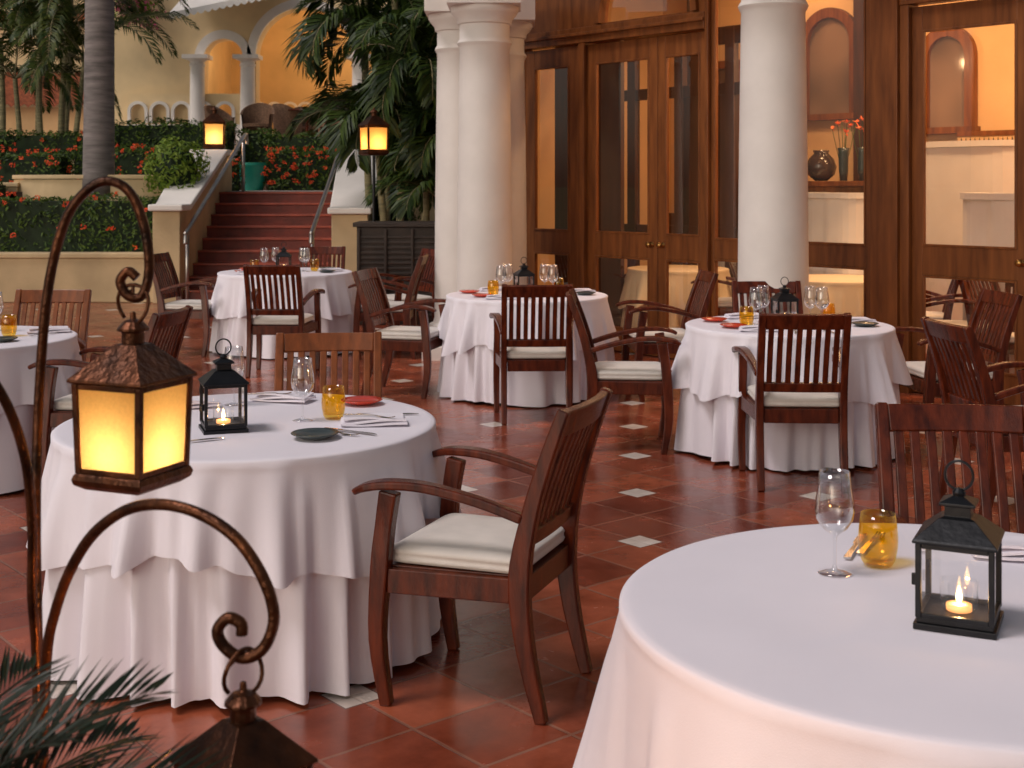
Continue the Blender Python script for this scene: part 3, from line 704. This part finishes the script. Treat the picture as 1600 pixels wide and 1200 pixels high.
b.bx(-3.2,8,IB,IB+.15,0,4.6); b.bx(-3.2,-3.05,.1,IB,0,4.6); b.bx(7.9,8,.1,IB,0,4.6); b.bx(-3.2,8,.1,IB+.15,4.61,4.75)
rp(b.obj("interior_wall",'cream'))
b=MB(); b.add([(-3.1,.0,.006),(7.9,.0,.006),(7.9,IB,.006),(-3.1,IB,.006)],[(0,1,2,3)]); rp(b.obj("interior_floor",'step'))
bt=MB(); bd=MB()
def alcove(pxa,pxb,pyt,pyb,arch=True,wd=.09,yb=IB):
    u0,z0=loc(pxa,pyb,yb-.05); u1,_=loc(pxb,pyb,yb-.05); _,zt=loc((pxa+pxb)/2,pyt,yb-.05)
    cx,hw=(u0+u1)/2,abs(u1-u0)/2-wd
    if arch:
        sp=zt-hw-wd; arch_trim(bt,cx,hw,sp,z0,yb-.04,wd,.07)
        pts=[Vector((cx-hw*math.cos(math.pi*i/20),yb-.02,sp+hw*math.sin(math.pi*i/20))) for i in range(21)]
        bd.add([(cx-hw,yb-.02,z0)]+pts+[(cx+hw,yb-.02,z0)],[tuple(range(23))])
    else:
        bt.bx(cx-hw-wd,cx-hw,yb-.07,yb-.005,z0,zt); bt.bx(cx+hw,cx+hw+wd,yb-.07,yb-.005,z0,zt); bt.bx(cx-hw,cx+hw,yb-.07,yb-.005,zt-wd,zt)
        bd.bx(cx-hw,cx+hw,yb-.03,yb-.01,z0,zt-wd)
    bt.bx(cx-hw-wd-.03,cx+hw+wd+.03,yb-.12,yb-.004,z0-.07,z0-.002)
alcove(1250,1342,12,180,wd=.11); alcove(1436,1524,40,200,wd=.11); alcove(1112,1156,95,212,False)
rp(bt.obj("interior_trim",'door')); rp(bd.obj("interior_window",'archpanel'))
b=MB(); yb=1.6
for u in(-1.9,-1.2,-.5,.1): b.bx(u-.06,u+.06,yb-.04,yb+.04,.01,3.2)
for z0,z1 in((0.01,.5),(1.0,1.14),(2.5,2.62),(3.02,3.2)): b.bx(-2.6,.16,yb-.03,yb+.03,z0,z1)
b.bx(-1.14,-.56,yb-.02,yb+.02,1.14,2.5)
rp(b.obj("added_dark_screen",'darkwood',bevel=.004))  # added screen, makes the room behind the left doors read dark
b=MB(); b.bx(-1.98,-1.0,.5,.55,.01,3.1); rp(b.obj("added_dark_panel",'darkwood'))  # added panel behind the sidelight, keeps its glass dark
b=MB(); b.bx(-3.0,.4,IB-.06,IB-.005,0.01,1.15); b.bx(-3.0,.4,IB-.09,IB-.005,1.15,1.22)
for u in(-2.4,-1.2,0.0): b.bx(u-.14,u+.14,IB-.12,IB-.005,1.22,4.5)
rp(b.obj("added_dark_wainscot",'darkwood'))  # added dark panelling, darkens the left part of the back wall
b=MB()
def booth(pxa,pxb,pyt,w):
    u0,z=loc(pxa,pyt,w); u1,z1=loc(pxb,pyt,w)
    P=cat([(u0,w+.3,0),(u0+.06,w+.08,0),(u0+.3,w,0),((u0+u1)/2,w-.03,0),(u1-.2,w,0),(u1,w+.25,0)],5)
    b.sweep([p+Vector((0,0,z/2)) for p in P],(.14,z),(0,0,1)); b.sweep([p+Vector((0,0,z+.03)) for p in P],(.19,.055),(0,0,1))
booth(1428,1600,232,2.1); booth(1500,1640,312,1.2); booth(1255,1366,310,1.5); booth(1085,1160,262,2.1)
rp(b.obj("booth_partition",'whitebld',bevel=.01))
u0,zs=loc(1262,283,1.9); u1,_=loc(1385,283,1.9)
b=MB(); b.bx(u0-.6,u1,1.75,2.05,zs-.05,zs); b.bx(u0-.6,u1,1.8,2.0,zs-.32,zs-.05); b.bx(u0-.6,u1,1.82,1.98,.01,zs-.32)
o=b.obj("sideboard",'door',bevel=.005); single(o,"dark wood sideboard inside carrying vases","sideboard"); o.location=P0; o.rotation_euler=(0,0,ANG)
b=MB(); ua,za=loc(1488,205,3.0); ub,_=loc(1575,205,3.0); n=12
for i in range(n):
    d=(ub-ua)/n; x=ua+d*i
    for z in(za-.16,): b.add([(x,3.125,z),(x+d,3.125,z),(x+d/2,3.125,z+.10)],[(0,1,2)],0)
b.bx(ua-.02,ub,3.13,3.28,za-.18,za-.05,1); b.bx(ua-.02,ub,3.12,3.28,za-.05,za+.0,2)
rp(b.obj("tile_band",['black','cream','door']))
def vase(px,prof,m,label,fl=False):
    u,_=loc(px,250,1.9); p=tow(u,1.9,zs+.002)
    b=MB(); b.lathe(prof,20); parts=[b.obj("vase_body",m,smooth=True)]
    if fl:
        rn=random.Random(px); b=MB(); s=MB()
        for k in range(7):
            a=rn.uniform(0,6.28); t=Vector((.13*math.cos(a)*rn.random(),.13*math.sin(a)*rn.random(),.46+rn.random()*.14))
            s.tube([(0,0,.05),t*.6,t],.003,5)
            for q in range(9):
                d=Vector((rn.uniform(-1,1),rn.uniform(-1,1),rn.uniform(-.3,1))).normalized()*.045; sd_=d.cross(Vector((0,0,1))).normalized()*.012
                b.add([t,t+d*.5+sd_,t+d,t+d*.5-sd_],[(0,1,2,3)])
        parts+=[s.obj("stem",'leaf'),b.obj("flower",'oflower')]
    thing("vase",parts,label,"vase",p,0,"vases on the sideboard")
vase(1283,[(.001,0),(.06,.0),(.13,.06),(.15,.14),(.12,.22),(.07,.27),(.08,.3),(.075,.3),(.06,.27),(.001,.25)],'darkpanel',"round dark glass bowl vase on a sideboard")
vase(1318,[(.001,0),(.035,0),(.045,.1),(.05,.28),(.06,.32),(.055,.32),(.001,.28)],'green',"slim dark vase holding orange flowers",True)
vase(1348,[(.001,0),(.035,0),(.05,.12),(.04,.28),(.05,.32),(.045,.32),(.001,.28)],'green',"slim dark vase holding orange flowers",True)
it=thing("indoor_table",build_table(.5,91,'cloth_in'),"round indoor table draped in cream cloth behind the glass","table",tow(1.25,.95),0,"indoor tables")
dup(it,tow(4.0,1.6)); dup(it,tow(-.6,.9))
for u,w_,f in((.45,1.0,(1,0)),(2.0,1.1,(-1,.3)),(3.0,.8,(.6,-.8)),(3.35,.45,(.2,.9)),(4.6,1.0,(-1,.2)),(-1.3,.8,(0.6,-.7)),(.05,.9,(-1,.3)),(2.5,.6,(.9,-.3))):
    dup(ch0,tow(u,w_),face(*f),"dark wood chair inside the lit dining room")
for u,w_,e in((-.8,2.5,26),(1.2,1.2,76),(3.2,1.3,92),(5.5,1.6,62)):
    alight(tow(u,w_,4.3),e,.5)
for u,e in((.6,16),(1.9,20),(3.6,22)): plight(tow(u,2.35,2.9),e,(1,.58,.28),.05)
b=MB()
d=Vector((2.057,-2.43,0)).normalized(); A=Vector((-.242,11.55,0)); E=A+d*9; b.sweep([((A-d*.35).x,(A-d*.35).y,3.63),(E.x,E.y,3.63)],(.6,.53),(0,0,1))
single(b.obj("entablature_beam",'white'),"white plaster beam carried by the round columns","beam")

# ------------------------------------------------------------ dark cabinet
b=MB(); b.bx(-.46,.46,-.3,.3,.06,1.10); b.bx(-.50,.50,-.34,.34,1.10,1.15); b.bx(-.44,.44,-.28,.28,0,.06)
for k in range(16): b.bx(-.42,.42,-.318,-.302,.10+k*.058,.10+k*.058+.03)
for k in(-.45,-.15,.15,.42): b.bx(k,k+.03,-.335,-.32,.08,1.08)
o=b.obj("service_cabinet",'dark',bevel=.006); o.location=(-1.28,15.0,0); single(o,"dark slatted wood service cabinet beside the columns","cabinet")

# ------------------------------------------------------------ vegetation
def leafquad(b,c,n,size,rnd,mi=0):
    n=n.normalized(); t=n.cross(Vector((rnd.uniform(-1,1),rnd.uniform(-1,1),rnd.uniform(-1,1))))
    if t.length<.05: t=n.orthogonal()
    t.normalize(); s=n.cross(t); l=size*rnd.uniform(.6,1.25); w_=l*.42
    b.add([c-t*l*.5,c+s*w_*.5+n*l*.08,c+t*l*.5,c-s*w_*.5+n*l*.08],[(0,1,2,3)],mi)
def hedge(x0,x1,y0,y1,z0,z1,dens=520,lsz=.075,flowers=0,label="clipped green hedge along the garden terrace",seed=1,lm='leaf',rough=1):
    rnd=random.Random(seed); b=MB(); i=.06*rough
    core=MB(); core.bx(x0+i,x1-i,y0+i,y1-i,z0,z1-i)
    def dis(p): return (.12*noise.noise(p*1.6)+.06*noise.noise(p*5))*rough
    faces_=[('f',(x1-x0)*(z1-z0)),('t',(x1-x0)*(y1-y0)*.8),('l',(y1-y0)*(z1-z0)),('r',(y1-y0)*(z1-z0))]
    for k,a in faces_:
        for _ in range(int(a*dens)):
            u,v=rnd.random(),rnd.random()
            if k=='f': p=Vector((x0+u*(x1-x0),y0,z0+v*(z1-z0))); n=Vector((0,-1,0))
            elif k=='t': p=Vector((x0+u*(x1-x0),y0+v*(y1-y0),z1)); n=Vector((0,0,1))
            elif k=='l': p=Vector((x0,y0+u*(y1-y0),z0+v*(z1-z0))); n=Vector((-1,0,0))
            else: p=Vector((x1,y0+u*(y1-y0),z0+v*(z1-z0))); n=Vector((1,0,0))
            p=p+n*(dis(p)-.02+rnd.uniform(-.05,.03)*rough); nn=n+Vector((rnd.uniform(-1,1),rnd.uniform(-1,1),rnd.uniform(-.3,1)))*.8
            leafquad(b,p,nn,lsz,rnd)
    parts=[core.obj("hedge_branches",'core'),b.obj("foliage",lm)]
    if flowers:
        fb=MB()
        for _ in range(flowers):
            front=rnd.random()<.75
            p=Vector((rnd.uniform(x0,x1),y0-.07,rnd.uniform(z0+.1,z1))) if front else Vector((rnd.uniform(x0,x1),rnd.uniform(y0,y1),z1+.04))
            for q in range(8):
                leafquad(fb,p+Vector((rnd.uniform(-.035,.035),rnd.uniform(-.03,.01),rnd.uniform(-.03,.03))),Vector((rnd.uniform(-.6,.6),-1,rnd.uniform(-.2,.8))),.05,rnd)
        parts.append(fb.obj("blossom",'flower'))
    return thing("hedge",parts,label,"hedge")
FL="green hedge dotted with small red flowers on the terrace"
hedge(-9,-4.85,17.8,18.7,.58,1.40,620,.075,34,FL,1)
hedge(-9.5,-6.98,20.3,21.0,1.46,2.06,520,.08,48,FL,2)
hedge(-6.95,-5.55,20.6,21.3,1.46,2.14,520,.08,34,FL,3)
hedge(-10,-7.6,23.5,24.2,1.95,2.5,450,.09,10,FL,4)
hedge(-7.5,-5.2,23.9,24.9,1.95,2.70,450,.09,0,seed=5)
hedge(-5.15,-4.5,24.6,25.4,1.95,2.58,450,.09,0,seed=6)
hedge(-4.2,-3.05,22.2,22.9,1.46,2.14,520,.085,55,FL,7)
hedge(-4.5,-3.0,24.2,24.9,1.95,2.5,450,.09,0,seed=8)
hedge(-4.95,-4.45,21.2,21.8,1.46,1.95,520,.08,18,FL,9)
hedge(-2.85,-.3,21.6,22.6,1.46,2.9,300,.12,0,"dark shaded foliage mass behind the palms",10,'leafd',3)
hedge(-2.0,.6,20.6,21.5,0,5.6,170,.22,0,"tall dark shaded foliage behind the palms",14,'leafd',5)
hedge(-9,-7.4,18.9,19.4,.58,1.62,420,.08,18,FL,12)
hedge(-14,-9.6,20.3,21.3,1.46,2.4,250,.1,0,seed=13)
def bush(c,r,n,lm,label,seed,trunk=.3):
    rnd=random.Random(seed); b=MB(); core=MB()
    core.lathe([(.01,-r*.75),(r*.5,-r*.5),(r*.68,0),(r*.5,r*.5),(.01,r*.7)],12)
    for _ in range(n):
        d=Vector((rnd.gauss(0,1),rnd.gauss(0,1),rnd.gauss(0,1))).normalized()
        rr=r*(.85+.38*noise.noise(d*2.6+Vector((seed,0,0)))+rnd.uniform(-.14,.1))
        leafquad(b,d*rr,d+Vector((rnd.uniform(-1,1),rnd.uniform(-1,1),rnd.uniform(-1,1)))*.7,.085,rnd)
    t=MB(); 
    for k in range(4): t.tube([(0,0,-r-trunk),(.04*math.cos(k*1.6),.04*math.sin(k*1.6),-r*.7),(r*.4*math.cos(k*1.6),r*.4*math.sin(k*1.6),0)],[.02,.014,.008],6)
    return thing("shrub",[core.obj("inner_twigs",'core'),b.obj("foliage",lm),t.obj("trunk",'stem')],label,"shrub",c)
bush((-4.80,18.75,1.78),.47,1700,'leafl',"rounded light green shrub beside the stairs",21,.75)
bush((-1.75,19.2,1.25),.45,900,'leaf',"dark rounded shrub near stair wall",22,.8)

def frond(b,st,base,az,el,L,droop,nl=34,ll=.42,lw=.035,rnd=random,fold=.5,sag=.55):
    pts=[];p=Vector(base); e=el; n=18; dl=L/n
    for i in range(n+1):
        pts.append(p.copy()); d=Vector((math.cos(az)*math.cos(e),math.sin(az)*math.cos(e),math.sin(e))); p=p+d*dl; e-=droop/n*(.5+1.2*i/n)
    st.tube(pts[::2]+([pts[-1]] if n%2 else []),[.014*L/2,.004 if L>1 else .0015],5)
    for k in range(nl):
        t=.14+.86*k/(nl-1); f=t*n; i=min(int(f),n-1); q=pts[i].lerp(pts[i+1],f-i); tg=(pts[i+1]-pts[i]).normalized()
        side=tg.cross(Vector((0,0,1)));
        if side.length<.05: side=Vector((-math.sin(az),math.cos(az),0))
        side.normalize(); up=side.cross(tg)
        lf=ll*(math.sin(math.pi*min(1,(t*.82+.14)))**.6)*rnd.uniform(.85,1.1)
        for s in(-1,1):
            d=(side*s*.8+tg*(.55+.5*t)+up*fold*rnd.uniform(.2,.9)).normalized()
            m=q+d*lf*.5; e2=m+(d+Vector((0,0,-sag*(1+.9*rnd.random())))).normalized()*lf*.5
            wv=tg.cross(d).cross(d).normalized()*lw*.5
            b.add([q,m+wv,e2,m-wv],[(0,1,2,3)])
def palm(name,base,stems,label,lm,seed,nl=34,lw=.04,ll=.45,droop=1.6):
    rnd=random.Random(seed); cr=MB(); sp=MB(); tr=MB()
    for (dx,dy,h,r,nf,L) in stems:
        p0=Vector((dx,dy,0)); p1=Vector((dx*1.25+rnd.uniform(-.1,.1),dy*1.25,h))
        tr.tube(cat([p0,p0.lerp(p1,.5)+Vector((rnd.uniform(-.05,.05),0,0)),p1],6),[r*1.15,r,r*.85],12)
        for k in range(nf):
            frond(cr,sp,p1,rnd.uniform(0,6.28)+k*2.4,rnd.uniform(.25,1.35),L*rnd.uniform(.8,1.1),droop*rnd.uniform(.8,1.25),nl,ll,lw,rnd)
    return thing(name,[tr.obj("trunk",'trunk' if stems[0][3]>.1 else 'stem',smooth=True),sp.obj("frond_stalk",'stem'),cr.obj("crown",lm)],label,"palm tree",base)
palm("palm_tree",(-1.0,17.4,0),[(-.55,0,2.3,.05,11,1.35),(.2,.2,3.0,.05,12,1.7),(.5,-.3,2.4,.05,10,1.6),(-.1,-.3,1.9,.045,10,1.3),(-.7,.4,3.5,.05,13,1.7),(.4,.5,4.1,.05,12,2.0),(-.5,.1,4.4,.05,13,2.0),(-.9,.6,4.9,.05,12,2.0)],"dense clump of dark green palms with drooping fronds beside columns",'frond',31,nl=48,lw=.045,ll=.58,droop=2.3)
palm("palm_tree",(-.75,16.2,0),[(0,0,1.3,.04,10,1.1),(.1,.3,2.0,.04,10,1.3),(-.3,.2,2.9,.04,11,1.5),(.2,.3,3.6,.04,11,1.6)],"low dark palm with drooping fronds behind service cabinet",'frond',32,nl=40,lw=.042,ll=.5,droop=2.4)
palm("palm_tree",(-6.05,19.2,1.4),[(0,0,7.2,.205,12,2.8)],"tall grey palm trunk rising from the terraced garden",'frondl',33)
palm("palm_tree",(-8.7,24.6,1.95),[(-.5,0,1.6,.05,9,2.4),(-.2,.3,2.2,.05,9,2.5),(.2,.1,2.5,.05,9,2.6),(.5,-.1,1.9,.05,9,2.4),(.1,.4,3.2,.05,9,2.6)],"multi stemmed feathery palm in the terraced garden",'frondl',34,nl=42,lw=.045,ll=.55,droop=1.5)
palm("palm_tree",(-9.9,26,1.95),[(-.2,0,2.4,.06,10,2.6),(.4,.3,3.3,.06,10,2.6),(.9,.3,3.8,.06,10,2.6)],"feathery green palm beside yellow building",'frondl',35,nl=40,lw=.05,ll=.6,droop=1.5)
rnd=random.Random(5); cr=MB(); sp=MB(); tr=MB()
tr.tube([(0,0,0),(0,0,.64)],[.09,.08],12)
for k,(az,el,L) in enumerate(((.05,.95,.56),(.75,1.0,.46),(1.5,1.05,.42),(2.4,1.0,.4),(3.3,.9,.45),(-.5,.85,.52),(5.0,.9,.44),(.35,1.2,.52),(1.1,1.25,.46),(4.2,.9,.42),(-.15,1.3,.5),(-.9,1.1,.46),(-.3,1.05,.56),(2.0,1.35,.48))):
    frond(cr,sp,(0,0,.65),az,el,L,1.05,50,.16,.0075,rnd,.35,.05)
thing("cycad_plant",[tr.obj("trunk",'trunk',smooth=True),sp.obj("frond_stalk",'frondd'),cr.obj("crown",'frondd')],"dark spiky cycad fronds beside the iron lantern stand","plant",(-.78,1.50,-.03))

def pot(p,s,m,label):
    b=MB(); b.lathe([(.01,0),(.2*s,0),(.3*s,.35*s),(.34*s,.5*s),(.36*s,.5*s),(.36*s,.56*s),(.31*s,.56*s),(.28*s,.48*s),(.01,.47*s)],24)
    o=b.obj("planter_pot",m,smooth=True,autos=40); o.location=p; single(o,label,"planter")
pot((-4.42,22.4,1.46),.85,'turq',"turquoise glazed planter pot by hedges"); pot((-6.0,19.9,1.3),.7,'turq',"turquoise glazed planter pot by hedges")

# ------------------------------------------------------------ loggia building
LY=30.0
def X_(px,Y=LY): return (px-800)/F*Y
def Z_(py,Y=LY): return H-(py-HZ)/F*Y
M['ochre']=mat("ochre_wall",(.66,.46,.23),.85,0,.15,1,.2,20)
b=MB()
a1=((X_(312)+X_(388))/2,(X_(388)-X_(312))/2-.10,Z_(92),2.4)
a2=((X_(392)+X_(560))/2,(X_(560)-X_(392))/2-.12,Z_(88),2.4)
a3=((X_(566)+X_(740))/2,(X_(740)-X_(566))/2-.12,Z_(88),2.4)
arch_wall(b,X_(168),X_(780),2.3,7.6,LY,LY+.45,[a1,a2,a3])
wl=b.obj("wall",'plaster')
b=MB()
for a in(a1,a2,a3): arch_trim(b,a[0],a[1],a[2],a[2],LY-.03,.20,.14,jamb=False)
tr_=b.obj("arch_trim",'whitebld')
b=MB()
b.bx(X_(168),X_(780),LY+4.5,LY+4.7,2.3,7.6); b.bx(X_(168),X_(780),LY+.46,LY+4.7,7.0,7.1); b.bx(X_(296)-.2,X_(296),LY+.46,LY+4.5,2.3,7)
iw=b.obj("loggia_back_wall",'ochre')
cols=[]
for px in(312,390,563):
    b=MB(); x=X_(px); y=LY-.22; b.box((x,y,2.46),(.5,.5,.14))
    b.lathe([(.2,2.53),(.22,2.57),(.2,2.62),(.175,2.66),(.16,4.22),(.18,4.24),(.18,4.28),(.16,4.3),(.17,4.34),(.25,4.40)],24,(x,y,0)); b.box((x,y,4.44),(.58,.56,.09))
    cols.append(b.obj("column",'whitebld',smooth=True,autos=35))
BY=LY-.12
b=MB(); arch_wall(b,X_(200,BY),X_(384,BY),2.9,3.62,BY,BY+.08,[(X_(216+i*34,BY),.19,3.22,2.95) for i in range(5)])
bal=b.obj("balustrade",'plaster')
b=MB()
for i in range(5): arch_trim(b,X_(216+i*34,BY),.16,3.22,2.95,BY-.03,.07,.08,jamb=True)
b.bx(X_(200,BY),X_(384,BY),BY-.08,BY+.1,2.4,2.92)
bal2=b.obj("balustrade_trim",'whitebld')
b=MB()
for i in range(9): arch_trim(b,X_(405+i*24,33.0),.15,3.42,2.9,33.0,.06,.08,jamb=True)
b.bx(X_(395,33),X_(620,33),32.95,33.05,2.4,2.9)
la=b.obj("back_arcade",'whitebld')
b=MB()
zA=Z_(22,28.2); xa,xb=X_(268,28.2),X_(425,28.2)
b.add([(xa,28.0,zA),(xb,28.0,zA+.45),(xb,30,zA+1.3),(xa,30,zA+.85)],[(0,1,2,3)])
nsc=14
for i in range(nsc):
    for k in range(6):
        t0=(i+k/6)/nsc; t1=(i+(k+1)/6)/nsc; f=lambda k_: .10+.06*math.sin(math.pi*k_/6)
        x0,x1=xa+(xb-xa)*t0,xa+(xb-xa)*t1; z0,z1=zA+.45*t0,zA+.45*t1
        b.add([(x0,27.99,z0),(x1,27.99,z1),(x1,27.98,z1-f(k+1)),(x0,27.98,z0-f(k))],[(0,1,2,3)])
aw=b.obj("awning",'whitebld')
lg=thing("loggia_building",[wl,tr_,iw,bal,bal2,la,aw]+cols,"yellow plaster building with white arched loggia and warm lights","building")
plight((X_(500),LY+2.4,5.4),85,(1,.66,.33),.2); plight((X_(640),LY+2,5.2),45,(1,.62,.3),.2); plight((X_(350),LY+1.6,4.6),18,(1,.72,.42),.2)
b=MB(); b.bx(-18,X_(195,37),37.5,38,2.3,Z_(166,37)); w_=b.obj("wall",'cream')
b=MB(); xs=[-18+i*.06 for i in range(int((X_(202,37)+18)/.06))]
r0=[];r1=[]
for i,x in enumerate(xs):
    dz=.05*math.sin(i*2*math.pi/4.001); r0.append(Vector((x,36.6,Z_(165,36.6)+dz))); r1.append(Vector((x,40.5,Z_(112,36.6)+dz+.3)))
b.stack([r0,r1],False,False,closed=False); rf_=b.obj("roof",'rooftile')
b=MB(); b.bx(-24,X_(175,41),41,41.4,2.3,9.0); w2_=b.obj("upper_wall",'plaster')
b=MB(); r0=[];r1=[]
for i in range(160):
    x=-24+i*.07; dz=.05*math.sin(i*2*math.pi/4.001); r0.append(Vector((x,40.4,Z_(28,40.4)+dz))); r1.append(Vector((x,44,Z_(28,40.4)+1.6+dz)))
b.stack([r0,r1],False,False,closed=False); rf2=b.obj("roof",'rooftile')
thing("villa_building",[w_,rf_,w2_,rf2],"yellow villa with terracotta tiled roofs behind garden palms","building")
rnd=random.Random(3); b=MB(); s=MB()
for k in range(6):
    x=X_(188+k*8,29.8); L_=rnd.uniform(.2,1.0); s.tube([(x,29.85,7.4),(x+.1,29.8,6.2),(x+.15,29.75,4.9+L_*.6)],.01,5)
    for q in range(120):
        z=rnd.uniform(4.9+L_*.6,6.4); leafquad(b,Vector((x+.1+rnd.gauss(0,.13),29.7+rnd.uniform(-.12,.02),z)),Vector((rnd.uniform(-1,1),-1,rnd.uniform(-1,1))),.14,rnd,0 if rnd.random()<.5 else 1)
thing("bougainvillea_vine",[s.obj("vine_stem",'stem'),b.obj("foliage",['leafl','pink'])],"pink flowering vine trailing down the yellow wall","vine")

def wicker():
    b=MB(); n=25; R0=.33
    rings=[]
    for (rs,z0) in((.9,.18),(.95,.42),(1.0,.6),(1.08,1.0)):
        ring=[]
        for j in range(n):
            a=R(-20+220*j/(n-1)); 
            hgt=.62+.26*max(0,math.sin(a))**.8 if z0==1.0 else z0
            ring.append(Vector((R0*rs*math.cos(a),R0*rs*math.sin(a),hgt)))
        rings.append(ring)
    outer=rings; inner=[[Vector((p.x*.88,p.y*.88,p.z)) for p in r] for r in rings]
    b.stack(outer,False,False,closed=False); b.stack(inner[::-1],False,False,closed=False); b.stack([outer[-1],inner[-1]],False,False,closed=False)
    s=MB(); s.lathe([(.01,.36),(.29,.36),(.3,.42),(.01,.44)],20,(0,.0,0))
    ps=[b.obj("backrest",'rattan',smooth=True),s.obj("seat",'rattan')]
    for sx in(-1,1):
        for sy in(-1,1): l=MB(); l.tube([(sx*.22,sy*.22,0),(sx*.2,sy*.2,.37)],.02,6); ps.append(l.obj("leg",'rattan'))
    return ps
wc=thing("wicker_chair",wicker(),"brown woven wicker tub chair on the upper terrace","chair",(X_(402,27.4),27.4,2.4),R(0),"wicker terrace chairs",scale=1.0)
for px,y,r in((450,28.2,150),(520,27.4,-20),(484,28.8,40),(345,28.4,60)): dup(wc,(X_(px,y),y,2.4),R(r))
tb=MB(); tb.lathe([(.01,.72),(.4,.72),(.4,.75),(.01,.755)],24); tb.tube([(0,0,0),(0,0,.72)],.04,8); tb.lathe([(.25,0),(.24,.03),(.04,.05)],16)
o=tb.obj("terrace_table",'chair'); o.location=(X_(480,27.9),27.9,2.4); single(o,"small round dark wood terrace table among wicker chairs","table")
